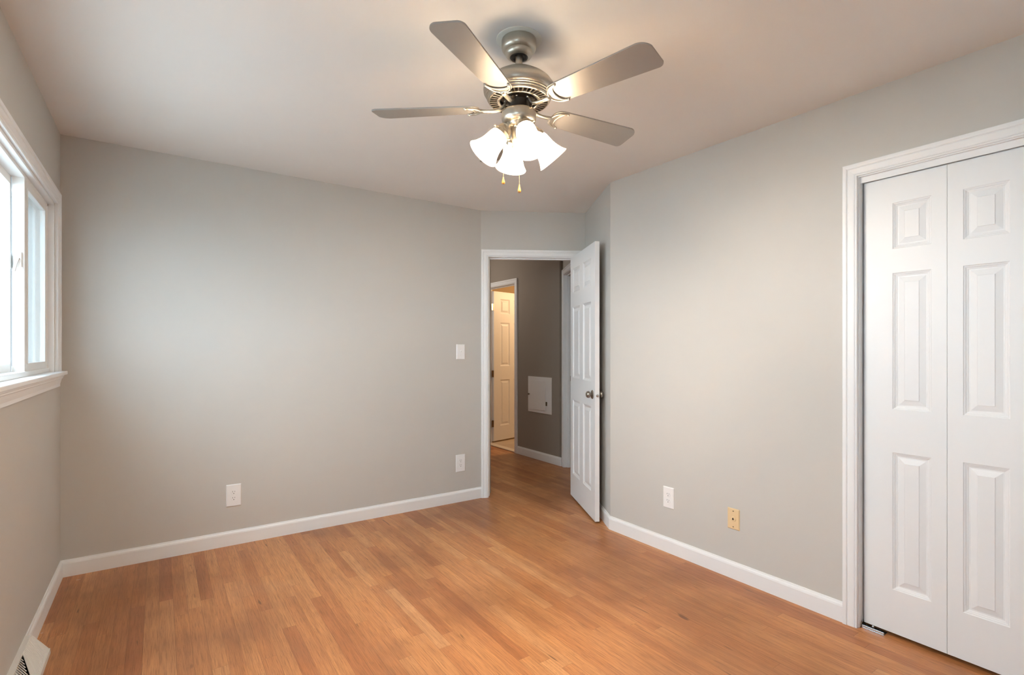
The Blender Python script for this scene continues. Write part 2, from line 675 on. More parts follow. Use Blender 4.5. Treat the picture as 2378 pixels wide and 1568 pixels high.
# short side wall, carrying on into the hall with a side doorway
S0, S1 = 0.36, 1.050
struct(boxes('wall_side', [(JS, JS + 0.10, JT, S0 - 0.018, 0, TOP), (JS, JS + 0.10, S1 + 0.018, 1.25, 0, TOP), (JS, JS + 0.10, S0 - 0.018, S1 + 0.018, 2.07, TOP)],
             M['wall'], mw=DW), 'short shadowed greige wall behind the open door', 'wall')
# closet wall
C0, C1, CZ = -0.215, 1.030, 2.040
struct(boxes('wall_right', [(XR, XR + 0.115, C1 + 0.018, 2.584, 0, TOP), (XR, XR + 0.115, -0.65, C0 - 0.018, 0, TOP), (XR, XR + 0.115, C0 - 0.018, C1 + 0.018, CZ + 0.018, TOP)],
             M['wall']), 'greige wall with the closet doors and two wall plates', 'wall')
struct(boxes('wall_front', [(XL - 0.14, XR + 0.115, YF - 0.10, YF, 0, TOP)], M['wall']), 'greige wall facing the far wall', 'wall')
# hall
B0, B1, BZ = 5.150, 5.860, 2.060
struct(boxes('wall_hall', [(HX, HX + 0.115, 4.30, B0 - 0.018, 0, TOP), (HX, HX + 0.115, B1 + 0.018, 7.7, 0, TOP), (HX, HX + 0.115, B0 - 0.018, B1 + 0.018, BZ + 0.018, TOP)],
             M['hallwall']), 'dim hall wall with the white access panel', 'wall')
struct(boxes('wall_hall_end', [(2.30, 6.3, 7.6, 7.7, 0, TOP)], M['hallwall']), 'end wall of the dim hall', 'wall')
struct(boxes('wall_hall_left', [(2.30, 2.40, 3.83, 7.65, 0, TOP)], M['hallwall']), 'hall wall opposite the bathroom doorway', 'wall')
struct(boxes('wall_outer', [(6.2, 6.3, -0.75, 7.7, 0, TOP), (2.70, 6.3, -0.80, -0.70, 0, TOP), (3.69, 6.3, 4.40, 4.50, 0, TOP)], M['wall']),
       'outer walls closing the closet and side room', 'wall')
struct(boxes('wall_bathroom', [(HX + 0.116, 6.2, 4.50, 4.52, 0, TOP), (HX + 0.116, 6.2, 6.60, 6.70, 0, TOP), (6.18, 6.2, 4.5, 6.7, 0, TOP),
                               (HX + 0.115, HX + 0.120, 4.5, B0 - 0.02, 0, TOP), (HX + 0.115, HX + 0.120, B1 + 0.02, 6.65, 0, TOP), (HX + 0.115, HX + 0.120, B0 - 0.02, B1 + 0.02, BZ + 0.02, TOP)],
             M['bathwall']), 'warm beige bathroom walls beyond the hall doorway', 'wall')
struct(boxes('floor_bathroom', [(HX + 0.085, 6.2, 4.5, 6.65, 0.0, 0.006)], M['tile']), 'tan tiled bathroom floor beyond the hall', 'floor')
struct(boxes('trim_threshold', [(HX - 0.005, HX + 0.085, B0, B1, 0.0, 0.012)], M['marble'], bevel=0.004), 'pale marble saddle across the bathroom doorway', 'threshold')
# outdoors
struct(boxes('ground_outside', [(-14, -0.62, -10, 16, -0.5, -0.4), (-0.62, 12, -14, -0.85, -0.5, -0.4)], M['ground']), 'pale concrete yard outside the window', 'ground')

struct(boxes('wall_siding_added', [(-6.0, -0.80, 7.0, 7.2, -0.42, 4.2)], M['siding']), 'made-up blue grey board siding added to dim the view through the window', 'wall')  # invented wall, its low tone keeps the view through the glass from clipping

# ------------------------------------------------------------------ baseboards
BB = [(0.0, 0.0), (0.0125, 0.0), (0.0125, 0.072), (0.0105, 0.080), (0.0065, 0.086), (0.005, 0.092), (0.0, 0.0925)]


def baseboard(name, p0, p1, label, prev=None, nxt=None):
    bm = bmesh.new()
    mitre_piece(bm, BB, p0, p1, prev, nxt)
    struct(obj(name, bm, M['white']), label, 'baseboard')


baseboard('baseboard_left', (XL, YF), (XL, YB), 'white baseboard under the window meeting the floor register', None, (2.2, YB))
baseboard('baseboard_back', (XL, YB), (D[0], YB), 'long white baseboard along the wall with two outlets', (XL, 0), None)
jc0, jc1 = dpt(JS, -0.0), (XR, 2.584)
baseboard('baseboard_side', dpt(JS, 0.0), jc1, 'short white baseboard behind the open door', None, (XR, 1.2))
baseboard('baseboard_right', jc1, (XR, C1 + 0.06), 'white baseboard below the outlet and phone jack', dpt(JS, 0.0), None)
baseboard('baseboard_hall', (HX, B0 - 0.055), (HX, 4.27), 'white baseboard below the hall access panel', None, None)
baseboard('baseboard_front', (XR, YF), (XL, YF), 'white baseboard along the wall facing the far wall', None, None)
baseboard('baseboard_door', dpt(O1 + 0.062, 0.0), dpt(JS, 0.0), 'stub of white baseboard beside the bedroom door casing', None, None)


# ------------------------------------------------------------------ door casings and jambs
def doorway(name, mw, a0, a1, zt, depth, label, stop=True, back=True, plate=None, stop_at=0.04):
    """local: x along wall, y into the wall (0 = room face), z up"""
    root = empty(name, mw)
    struct(root, label, 'door casing')
    bm = bmesh.new()
    casing_u(bm, a0 - 0.004, a1 + 0.004, zt + 0.004, CASING, -1)
    obj('casing', bm, M['white'], root)
    if back:
        bm = bmesh.new()
        casing_u(bm, a0 - 0.004, a1 + 0.004, zt + 0.004, [(w, -depth - d) for w, d in CASING], -1)
        obj('casing', bm, M['white'], root)
    lst = [(a0 - 0.018, a0, 0, depth, 0, zt), (a1, a1 + 0.018, 0, depth, 0, zt), (a0 - 0.018, a1 + 0.018, 0, depth, zt, zt + 0.018)]
    boxes('jamb', lst, M['white'], root, bevel=0.001)
    if stop:
        s0, s1 = stop_at, stop_at + 0.032
        boxes('door_stop', [(a0, a0 + 0.011, s0, s1, 0, zt), (a1 - 0.011, a1, s0, s1, 0, zt), (a0 + 0.011, a1 - 0.011, s0, s1, zt - 0.011, zt)], M['white'], root, bevel=0.002)
    for (side, ys, zc) in plate or ():
        xx = (a0, a0 + 0.0015) if side == 0 else (a1 - 0.0015, a1)
        s = boxes('strike_plate', [(xx[0], xx[1], ys - 0.014, ys + 0.014, zc - 0.028, zc + 0.028)], M['hinge'], root, bevel=0.0005)
        s['label'] = 'dark metal strike plate'
    return root


doorway('trim_1', DW, O0, O1, OZ, 0.115, 'white moulded casing around the open bedroom doorway', plate=[(0, 0.016, 0.933)])
# bathroom doorway in the hall wall: local x runs towards -y, local y = +x
BW = frame_mx((HX, 0, 0), (0, -1, 0), (1, 0, 0))
doorway('trim_2', BW, -B1, -B0, BZ, 0.115, 'white casing around the lit bathroom doorway in the hall', stop_at=0.035)
# side doorway in the hall: local x along t, local y = +s
SW = frame_mx((D[0] + E2.x * JS, D[1] + E2.y * JS, 0), (-N2.x, -N2.y, 0), (E2.x, E2.y, 0))
doorway('trim_3', SW, -S1, -S0, 2.050, 0.10, 'white casing of the hall side doorway behind the open door', plate=[(0, 0.075, 0.948)], stop_at=0.03)
# closet casing
CW = frame_mx((XR, 0, 0), (0, -1, 0), (1, 0, 0))
cl = doorway('trim_4', CW, -C1, -C0, CZ, 0.115, 'white moulded casing around the closet bifold doors', stop=False, back=False)
bm = bmesh.new()
box(bm, -C1, -C0, 0.016, 0.020, CZ - 0.026, CZ)
box(bm, -C1, -C0, 0.020, 0.060, CZ - 0.006, CZ)
box(bm, -C1, -C0, 0.056, 0.060, CZ - 0.026, CZ)
obj('track', bm, M['white'], cl)


# ------------------------------------------------------------------ doors
def knob_set(parent, x, z, T, proj):
    prof = [(0.0, 0.0), (0.0325, 0.0), (0.0325, 0.003), (0.029, 0.007), (0.016, 0.009), (0.0110, 0.011), (0.0105, 0.017)]
    kn = [(0.0105, 0.017), (0.0135, 0.0185), (0.0195, 0.0215), (0.0235, 0.0265), (0.0248, 0.033), (0.0240, 0.040), (0.0205, 0.047), (0.0135, 0.0515), (0.0055, 0.0533), (0.0, 0.0535)]
    k = proj / 0.0535
    for side in (0, 1):
        o = Vector((x, 0.0, z)) if side == 0 else Vector((x, -T, z))
        d = (0, 1, 0) if side == 0 else (0, -1, 0)
        mx = frame_mx(o, (1, 0, 0), (0, 0, -1) if side == 0 else (0, 0, 1), d)
        bm = bmesh.new()
        lathe(bm, [(r, h * k) for r, h in prof], 32, mx)
        ro = obj('rosette', bm, M['nickel_dark'], parent, auto=40)
        bm = bmesh.new()
        lathe(bm, [(r, h * k) for r, h in kn], 32, mx)
        ko = obj('knob', bm, M['nickel_dark'], parent, auto=40)
        ko['label'] = 'round satin nickel knob'
    return


ROWS = [(0.195, 0.82), (1.005, 1.597), (1.718, 1.918)]
# bedroom door, open about ninety degrees. local x = hinge -> free edge, local y = towards hall side face
hinge = dpt(0.767, -0.018)
free = dpt(0.8135, -0.728)
lv = (Vector(free) - Vector(hinge)).normalized()
nv = Vector((lv.y, -lv.x))          # right-hand normal of the leaf direction
if nv.dot(E2) > 0:
    nv = -nv
LW = frame_mx((hinge[0], hinge[1], 0.018), (lv.x, lv.y, 0), (nv.x, nv.y, 0))
W1, T1 = 0.711, 0.033
d1 = empty('door_1', LW)
struct(d1, 'white six panel bedroom door standing open with nickel knobs', 'door')
bm = bmesh.new()
panel_leaf(bm, W1, 2.022, T1, [(a * W1, b * W1, z0, z1) for a, b in ((0.105, 0.415), (0.550, 0.855)) for z0, z1 in ROWS])
obj('leaf', bm, M['door'], d1, bevel=0.0)
knob_set(d1, W1 - 0.062, 0.912, T1, 0.050)
bm = bmesh.new()
box(bm, W1, W1 + 0.0012, -T1 / 2 - 0.0125, -T1 / 2 + 0.0125, 0.912 - 0.028, 0.912 + 0.028)
obj('latch_plate', bm, M['door'], d1)
bm = bmesh.new()
lathe(bm, [(0.0105, 0.0), (0.0105, 0.006), (0.008, 0.010), (0.0, 0.012)], 20, frame_mx((W1, -T1 / 2, 0.907), (0, 1, 0), (0, 0, 1), (1, 0, 0)))
obj('latch_bolt', bm, M['steel'], d1, auto=40)
for zc in (0.20, 1.0, 1.82):
    bm = bmesh.new()
    lathe(bm, [(0.0, zc - 0.045), (0.0055, zc - 0.044), (0.0055, zc + 0.044), (0.0, zc + 0.045)], 14, Matrix.Translation((-0.006, -T1 - 0.004, 0)))
    obj('hinge', bm, M['hinge'], d1, auto=40)

# bathroom door, hinged on the far jamb and swung into the bathroom
bd = Vector((0.972, 0.235)).normalized()
bn = Vector((bd.y, -bd.x))           # face turned towards the hall camera side
W2 = 0.70
BDW = frame_mx((HX + 0.128, B1 - 0.034, 0.026), (bd.x, bd.y, 0), (bn.x, bn.y, 0))
d2 = empty('door_2', BDW)
struct(d2, 'white six panel bathroom door lit warm beyond the hall', 'door')
bm = bmesh.new()
panel_leaf(bm, W2, 2.015, 0.035, [(a, b, z0, z1) for a, b in ((0.125, 0.315), (0.395, 0.585)) for z0, z1 in ROWS])
obj('leaf', bm, M['door'], d2)
for zc, mt in ((0.235, 'hinge'), (0.905, 'hinge'), (1.80, 'brass')):
    bm = bmesh.new()
    box(bm, -0.001, 0.0005, -0.030, -0.002, zc - 0.044, zc + 0.044)
    lathe(bm, [(0.0, zc - 0.046), (0.006, zc - 0.045), (0.006, zc + 0.045), (0.0, zc + 0.046)], 14, Matrix.Translation((-0.008, -0.004, 0)))
    box(bm, -0.040, -0.006, -0.0045, -0.0030, zc - 0.044, zc + 0.044)
    h = obj('hinge', bm, M[mt], d2)
    if mt == 'brass':
        h['label'] = 'shiny brass top hinge'

# closet bifold doors: local x runs towards -y, local y = out of the closet (towards -x)
LWD = 0.2985


def bifold(name, y_start, label, flip):
    r = empty(name, frame_mx((XR + 0.037, y_start, 0.020), (0, -1, 0), (-1, 0, 0)))
    struct(r, label, 'closet door')
    for k in range(2):
        st = 0.110 if k == 0 else 0.050
        bm = bmesh.new()
        panel_leaf(bm, LWD, 1.994, 0.034, [(st, st + 0.138, z0, z1) for z0, z1 in ((0.190, 0.790), (0.978, 1.575), (1.680, 1.882))])
        lf = obj('leaf', bm, M['door'], r)
        lf.location = (k * (LWD + 0.0013), 0, 0)
    return r


bf = bifold('door_3', C1 - 0.006, 'white two leaf bifold closet door nearest the phone jack', False)
bifold('door_4', C1 - 0.006 - 2 * LWD - 0.010, 'white two leaf bifold closet door farther from the phone jack', True)

# floor pivot bracket of the bifold door
pb = empty('pivot_bracket', frame_mx((XR + 0.030, C1 - 0.002, 0.0), (0, -1, 0), (-1, 0, 0)))
tag(pb, 'small zinc plated pivot bracket on the floor at the closet door corner', 'bracket')
boxes('base_plate', [(0.0, 0.088, -0.030, 0.012, 0.0, 0.0025)], M['steel'], pb, bevel=0.0008)
boxes('flange', [(0.0, 0.088, 0.0095, 0.012, 0.0025, 0.013), (0.0, 0.0025, -0.030, 0.012, 0.0025, 0.028)], M['steel'], pb, bevel=0.0008)
bm = bmesh.new()
lathe(bm, [(0.0, 0.0025), (0.006, 0.0025), (0.006, 0.014), (0.004, 0.018), (0.0, 0.018)], 16, Matrix.Translation((0.040, -0.008, 0)))
obj('pivot_socket', bm, M['steel'], pb, auto=40)

# ------------------------------------------------------------------ window (wall_left)
win = empty('window_1', Matrix.Translation((XL, 2.5, WZ0)))
struct(win, 'white sliding window with deep sill in the left wall', 'window')
inv = win.matrix_world.inverted()


def wobj(name, bm, mat, **kw):
    o = obj(name, bm, mat, **kw)
    o.parent = win
    o.matrix_parent_inverse = inv
    return o


def wbox(name, lst, mat, bevel=0.0015, parent=None):
    o = boxes(name, lst, mat, bevel=bevel)
    o.parent = parent or win
    o.matrix_parent_inverse = inv if parent is None else Matrix.Identity(4)
    if parent is not None:
        o.matrix_parent_inverse = parent.matrix_world.inverted() if parent.parent is None else (win.matrix_world @ inv).inverted()
    return o


# casing: three sides, butting down on the stool
bm = bmesh.new()
wcas = [(0.0, 0.0), (0.0, 0.012), (0.004, 0.0145), (0.010, 0.0145), (0.013, 0.0115), (0.017, 0.0155), (0.040, 0.0175), (0.044, 0.0150), (0.047, 0.0195), (0.060, 0.0205), (0.064, 0.018), (0.064, 0.0)]
LM = frame_mx((XL, 0, 0), (0, 1, 0), (1, 0, 0))
casing_u(bm, WY0 - 0.008, WY1 + 0.008, WZ1 - 0.006 + 0.006, wcas, 1, z0=WZ0)
bm.transform(LM)
wobj('casing', bm, M['white'])
wbox('sill', [(XL - 0.10, XL, WY0, WY1, WZ0 - 0.020, WZ0), (XL, XL + 0.040, WY0 - 0.112, WY1 + 0.112, WZ0 - 0.020, WZ0)], M['white'], 0.004)
# apron, moulded, returning at its ends
bm = bmesh.new()
ap = [(0.0, WZ0 - 0.020), (0.030, WZ0 - 0.020), (0.030, WZ0 - 0.027), (0.026, WZ0 - 0.030), (0.026, WZ0 - 0.036), (0.021, WZ0 - 0.040),
      (0.018, WZ0 - 0.052), (0.014, WZ0 - 0.066), (0.014, WZ0 - 0.080), (0.0, WZ0 - 0.084)]
ya, yb = WY0 - 0.075, WY1 + 0.072
ra = [bm.verts.new((XL + d, ya, z)) for d, z in ap]
rb = [bm.verts.new((XL + d, yb, z)) for d, z in ap]
for k in range(len(ap) - 1):
    bm.faces.new((ra[k], ra[k + 1], rb[k + 1], rb[k]))
bm.faces.new(ra)
bm.faces.new(rb[::-1])
wobj('apron', bm, M['white'])
# jamb liner
wbox('jamb', [(XL - 0.14, XL, WY1 - 0.014, WY1 + 0.0, WZ0, WZ1), (XL - 0.14, XL, WY0, WY0 + 0.014, WZ0, WZ1), (XL - 0.14, XL, WY0, WY1, WZ1 - 0.014, WZ1)], M['white'])
FX0, FX1 = XL - 0.110, XL - 0.024     # vinyl frame depth range
FI = 0.014
fr = wbox('window_frame', [(FX0, FX1, WY1 - FI - 0.020, WY1 - FI, WZ0, WZ1 - FI), (FX0, FX1, WY0 + FI, WY0 + FI + 0.020, WZ0, WZ1 - FI),
                           (FX0, FX1, WY0 + FI, WY1 - FI, WZ1 - FI - 0.014, WZ1 - FI), (FX0, FX1 + 0.004, WY0 + FI, WY1 - FI, WZ0, WZ0 + 0.022)], M['vinyl'])
GX_IN, GX_OUT = XL - 0.034, XL - 0.072
zt, zb = WZ1 - FI - 0.012, WZ0 + 0.020


def sash(y0, y1, xf, xd, st, latch=False):
    s = wbox('sash', [(xf - xd, xf, y0, y0 + st, zb, zt), (xf - xd, xf, y1 - st, y1, zb, zt), (xf - xd, xf, y0 + st, y1 - st, zt - 0.036, zt), (xf - xd, xf, y0 + st, y1 - st, zb, zb + 0.036),
                      (xf, xf + 0.003, y0 + st - 0.008, y0 + st, zb + 0.034, zt - 0.034)], M['vinyl'])
    bm = bmesh.new()
    box(bm, xf - 0.012, xf - 0.010, y0 + st - 0.004, y1 - st + 0.004, zb + 0.032, zt - 0.032)
    p = obj('pane', bm, M['glass'])
    p.parent = s
    p.matrix_parent_inverse = (win.matrix_world @ inv).inverted()
    return s


right = sash(3.005, WY1 - FI - 0.004, FX1 - 0.002, 0.040, 0.055)
centre = sash(1.99, 3.025, FX1 - 0.046, 0.034, 0.028)
left = sash(WY0 + FI + 0.004, 2.010, FX1 - 0.002, 0.040, 0.055)
# insect screen outside the right sash
wbox('screen_frame', [(XL - 0.128, XL - 0.116, 3.00, 3.018, zb, zt), (XL - 0.128, XL - 0.116, WY1 - 0.034, WY1 - 0.016, zb, zt),
                      (XL - 0.128, XL - 0.116, 3.018, WY1 - 0.034, zt - 0.018, zt), (XL - 0.128, XL - 0.116, 3.018, WY1 - 0.034, zb, zb + 0.018)], M['vinyl'])
bm = bmesh.new()
bm.faces.new([bm.verts.new(v) for v in ((XL - 0.122, 3.010, zb + 0.008), (XL - 0.122, WY1 - 0.024, zb + 0.008), (XL - 0.122, WY1 - 0.024, zt - 0.008), (XL - 0.122, 3.010, zt - 0.008))])
wobj('insect_screen', bm, M['screen'])
# latch on the edge of the right sash
ly = 3.005
lx = FX1 - 0.002
bm = bmesh.new()
box(bm, lx - 0.036, lx - 0.004, ly - 0.003, ly, 1.596, 1.680)
box(bm, lx - 0.034, lx - 0.008, ly - 0.012, ly - 0.003, 1.612, 1.678)
la = obj('latch', bm, M['vinyl'], bevel=0.0015)
la.parent = win
la.matrix_parent_inverse = inv
bm = bmesh.new()
tube(bm, [(lx - 0.018, ly - 0.010, 1.648), (lx - 0.018, ly - 0.022, 1.645), (lx - 0.024, ly - 0.024, 1.62), (lx - 0.030, ly - 0.022, 1.592)], [0.006, 0.006, 0.005, 0.006], 10)
lv_o = obj('latch_lever', bm, M['vinyl'], smooth=True)
lv_o.parent = la
lv_o.matrix_parent_inverse = (win.matrix_world @ inv).inverted()
bm = bmesh.new()
box(bm, lx - 0.060, lx - 0.041, ly - 0.030, ly + 0.012, 1.604, 1.668)
kp = obj('latch_keeper', bm, M['vinyl'], bevel=0.002)
kp.parent = win
kp.matrix_parent_inverse = inv

# made-up second window of the left wall, added to let in more daylight
w2 = empty('window_added', Matrix.Translation((XL, 0.32, WZ0)))
struct(w2, 'made-up second white window added to light the room, nearer than the sliding one', 'window')
i2 = w2.matrix_world.inverted()
FM = (FW0 + FW1) / 2
for nm, lst, mt in (('casing', [(XL, XL + 0.018, FW0 - 0.06, FW0, WZ0, WZ1 + 0.06), (XL, XL + 0.018, FW1, FW1 + 0.06, WZ0, WZ1 + 0.06), (XL, XL + 0.018, FW0, FW1, WZ1, WZ1 + 0.06)], 'white'),
                    ('sill', [(XL, XL + 0.04, FW0 - 0.09, FW1 + 0.09, WZ0 - 0.02, WZ0)], 'white'),
                    ('window_frame', [(XL - 0.09, XL - 0.03, FW0, FW0 + 0.04, WZ0, WZ1), (XL - 0.09, XL - 0.03, FW1 - 0.04, FW1, WZ0, WZ1), (XL - 0.09, XL - 0.03, FW0 + 0.04, FW1 - 0.04, WZ1 - 0.04, WZ1),
                                      (XL - 0.09, XL - 0.03, FW0 + 0.04, FW1 - 0.04, WZ0, WZ0 + 0.04), (XL - 0.085, XL - 0.035, FM - 0.03, FM + 0.03, WZ0 + 0.04, WZ1 - 0.04)], 'vinyl'),
                    ('pane', [(XL - 0.062, XL - 0.060, FW0 + 0.035, FM - 0.025, WZ0 + 0.035, WZ1 - 0.035)], 'glass'),
                    ('pane', [(XL - 0.062, XL - 0.060, FM + 0.025, FW1 - 0.035, WZ0 + 0.035, WZ1 - 0.035)], 'glass')):
    o = boxes(nm, lst, M[mt])
    o.parent = w2
    o.matrix_parent_inverse = i2


# ------------------------------------------------------------------ wall plates. local x along wall, local y out of wall, z up, origin = plate centre
def plate_mesh(w, h, t=0.006, b=0.004):
    bm = bmesh.new()
    ring = []
    for d, y in ((0.0, 0.0), (0.0, t * 0.45), (b, t)):
        ring.append([bm.verts.new((sx * (w / 2 - d), y, sz * (h / 2 - d))) for sx, sz in ((-1, -1), (1, -1), (1, 1), (-1, 1))])
    for a, c in zip(ring, ring[1:]):
        for i in range(4):
            bm.faces.new((a[i], a[(i + 1) % 4], c[(i + 1) % 4], c[i]))
    bm.faces.new(ring[-1])
    bm.faces.new(ring[0][::-1])
    return bm


def screw(parent, x, z, y, mat, r=0.0032):
    bm = bmesh.new()
    lathe(bm, [(r, 0.0), (r * 0.9, 0.0012), (0.0, 0.0016)], 14, frame_mx((x, y, z), (1, 0, 0), (0, 0, -1), (0, 1, 0)))
    return obj('screw', bm, mat, parent, auto=40)


def outlet(mw, w, h, label, group):
    r = empty('wall_outlet', mw)
    tag(r, label, 'outlet', group)
    obj('cover_plate', plate_mesh(w, h), M['plastic'], r)
    for zc in (0.0195, -0.0195):
        bm = bmesh.new()
        out = []
        for i in range(28):
            a = 2 * PI * i / 28
            x, z = 0.0172 * math.cos(a), 0.0172 * math.sin(a)
            z = max(-0.0145, min(0.0145, z))
            out.append((x, z))
        lo = [bm.verts.new((x * 1.03, 0.004, z * 1.03 + zc)) for x, z in out]
        hi = [bm.verts.new((x, 0.0076, z + zc)) for x, z in out]
        for i in range(28):
            j = (i + 1) % 28
            bm.faces.new((lo[i], lo[j], hi[j], hi[i]))
        bm.faces.new(hi)
        so = obj('socket', bm, M['plastic'], r, bevel=0.0006)
        bm = bmesh.new()
        box(bm, -0.0075, -0.0055, 0.0070, 0.0080, zc + 0.0005, zc + 0.0095)
        box(bm, 0.0055, 0.0072, 0.0070, 0.0080, zc + 0.0015, zc + 0.0085)
        lathe(bm, [(0.0026, 0.0070), (0.0026, 0.0080), (0.0, 0.0080)], 14, frame_mx((0, 0, zc - 0.0070), (1, 0, 0), (0, 0, -1), (0, 1, 0)))
        obj('slots', bm, M['slot'], so)
    screw(r, 0, 0, 0.006, M['plastic'], 0.0028)
    return r


def on_back(x, z):
    return frame_mx((x, YB, z), (1, 0, 0), (0, -1, 0))


def on_right(y, z):
    return frame_mx((XR, y, z), (0, -1, 0), (-1, 0, 0))


G = 'white duplex outlets low on the walls'
outlet(on_back(0.396, 0.319), 0.086, 0.141, 'white duplex outlet on the long wall below the window light, far from the doorway', G)
outlet(on_back(2.057, 0.318), 0.086, 0.141, 'white duplex outlet directly below the light switch', G)
outlet(on_right(2.083, 0.340), 0.080, 0.130, 'white duplex outlet between open door and ivory phone jack', G)

sw = empty('light_switch', on_back(2.058, 1.240))
tag(sw, 'white toggle light switch beside the bedroom doorway', 'light switch')
obj('cover_plate', plate_mesh(0.078, 0.124), M['plastic'], sw)
bm = bmesh.new()
box(bm, -0.0052, 0.0052, 0.0055, 0.0068, -0.0125, 0.0125)
obj('toggle_surround', bm, M['plastic'], sw, bevel=0.0005)
bm = bmesh.new()
box(bm, -0.0036, 0.0036, 0.0, 0.015, -0.0045, 0.0045, mx=frame_mx((0, 0.004, 0.0015), (1, 0, 0), (0, 0.86, 0.5), (0, -0.5, 0.86)))
obj('toggle', bm, M['plastic'], sw, bevel=0.001)
screw(sw, 0, 0.030, 0.006, M['plastic'])
screw(sw, 0, -0.030, 0.006, M['plastic'])

pj = empty('phone_jack', on_right(1.6445, 0.327))
tag(pj, 'ivory yellowed phone jack plate right of the white outlet', 'phone jack')
obj('cover_plate', plate_mesh(0.071, 0.114), M['ivory'], pj)
bm = bmesh.new()
lathe(bm, [(0.0150, 0.0055), (0.0145, 0.0075), (0.0128, 0.0082), (0.0, 0.0082)], 30, frame_mx((0.001, 0, 0), (1, 0, 0), (0, 0, -1), (0, 1, 0)))
jr = obj('jack', bm, M['ivory'], pj, auto=40)
bm = bmesh.new()
box(bm, -0.0048, 0.0048, 0.0078, 0.0088, -0.0045, 0.0028)
box(bm, -0.0026, 0.0026, 0.0078, 0.0088, 0.0028, 0.0065)
obj('jack_opening', bm, M['slot'], jr)
screw(pj, 0, 0.043, 0.006, M['hinge'], 0.0034)
screw(pj, 0, -0.043, 0.006, M['hinge'], 0.0034)

# ------------------------------------------------------------------ access panel on the hall wall. local x towards -y, local y = -x
ac = empty('access_panel', frame_mx((HX, 4.649, 0.741), (0, -1, 0), (-1, 0, 0)))
tag(ac, 'white square access panel with small dark knob on the dim hall wall', 'access panel')
fw_, fh_ = 0.436, 0.410
boxes('frame', [(-fw_ / 2, -fw_ / 2 + 0.030, 0, 0.008, -fh_ / 2, fh_ / 2), (fw_ / 2 - 0.115, fw_ / 2, 0, 0.008, -fh_ / 2, fh_ / 2),
                (-fw_ / 2 + 0.030, fw_ / 2 - 0.115, 0, 0.008, fh_ / 2 - 0.050, fh_ / 2), (-fw_ / 2 + 0.030, fw_ / 2 - 0.115, 0, 0.008, -fh_ / 2, -fh_ / 2 + 0.040)], M['white'], ac, bevel=0.002)
boxes('door', [(-fw_ / 2 + 0.022, fw_ / 2 - 0.098, 0.008, 0.015, -fh_ / 2 + 0.034, fh_ / 2 - 0.044)], M['white'], ac, bevel=0.002)
for zc in (0.098, -0.092):
    bm = bmesh.new()
    lathe(bm, [(0.0, zc - 0.022), (0.004, zc - 0.022), (0.004, zc + 0.022), (0.0, zc + 0.022)], 12, Matrix.Translation((fw_ / 2 - 0.094, 0.012, 0)))
    box(bm, fw_ / 2 - 0.094, fw_ / 2 - 0.076, 0.008, 0.010, zc - 0.022, zc + 0.022)
    obj('hinge', bm, M['hinge'] if zc < 0 else M['white'], ac)
bm = bmesh.new()
lathe(bm, [(0.0, 0.015), (0.004, 0.015), (0.004, 0.021), (0.010, 0.025), (0.011, 0.031), (0.007, 0.036), (0.0, 0.037)], 20, frame_mx((-fw_ / 2 + 0.040, 0, 0.0), (1, 0, 0), (0, 0, -1), (0, 1, 0)))
obj('knob', bm, M['hinge'], ac, auto=40)

# ------------------------------------------------------------------ baseboard register at the window wall. local x along +y, local y out (+x)
RL = 0.60
fr_end = 2.845
rg = empty('floor_register', frame_mx((XL, fr_end - RL / 2, 0), (0, 1, 0), (1, 0, 0)))
tag(rg, 'white baseboard heat register with curved fins below the window', 'heat register')
bm = bmesh.new()
# body profile (out, z): ledge on top, recessed sloping face, front lip
hl = RL / 2
prof = [(0.0, 0.0), (0.078, 0.0), (0.078, 0.018), (0.074, 0.021), (0.022, 0.092), (0.018, 0.095), (0.0, 0.095)]
for (xa, xb) in ((-hl, -hl + 0.004), (hl - 0.004, hl)):
    pa = [bm.verts.new((xa, d, z)) for d, z in prof]
    pb2 = [bm.verts.new((xb, d, z)) for d, z in prof]
    for k in range(len(prof)):
        j = (k + 1) % len(prof)
        bm.faces.new((pa[k], pa[j], pb2[j], pb2[k]))
    bm.faces.new(pa)
    bm.faces.new(pb2[::-1])
box(bm, -hl, hl, 0.0, 0.020, 0.088, 0.095)
box(bm, -hl, hl, 0.068, 0.078, 0.0, 0.021)
box(bm, -hl, hl, 0.0, 0.002, 0.0, 0.095)
obj('body', bm, M['register'], rg, bevel=0.0012)
bm = bmesh.new()
box(bm, -hl + 0.004, hl - 0.004, 0.002, 0.068, 0.002, 0.004)
obj('duct_opening', bm, M['void'], rg)


def slope_pt(x, v, lift=0.0):
    """v = 0 at the top ledge, 1 at the front lip"""
    a = Vector((x, 0.020, 0.092))
    b = Vector((x, 0.072, 0.021))
    n = Vector((0, 0.807, 0.59))
    return a + (b - a) * v + n * lift


# end panels: sheet metal triangles with pressed curved ribs, leaving a central vee of open fins
for sgn in (-1, 1):
    bm = bmesh.new()
    pts = []
    tri = [(sgn * hl * 0.985, 0.0), (sgn * hl * 0.985, 1.0), (sgn * hl * 0.02, 1.0), (sgn * hl * 0.47, 0.0)]
    a = [bm.verts.new(slope_pt(x, v, -0.001)) for x, v in tri]
    b = [bm.verts.new(slope_pt(x, v, 0.0005)) for x, v in tri]
    bm.faces.new(a)
    bm.faces.new(b[::-1])
    for i in range(4):
        j = (i + 1) % 4
        bm.faces.new((a[i], a[j], b[j], b[i]))
    for k in range(13):
        x0 = sgn * hl * (0.50 + 0.465 * k / 12.0)
        run = []
        for q_ in range(9):
            v = q_ / 8.0
            xx = x0 - sgn * hl * 0.30 * (v ** 1.6) * (1 - 0.55 * k / 12.0)
            run.append(slope_pt(xx, v * 0.93 + 0.02, 0.0010))
        tube(bm, run, 0.0022, 6)
    obj('ribbed_panel', bm, M['register'], rg)
bm = bmesh.new()
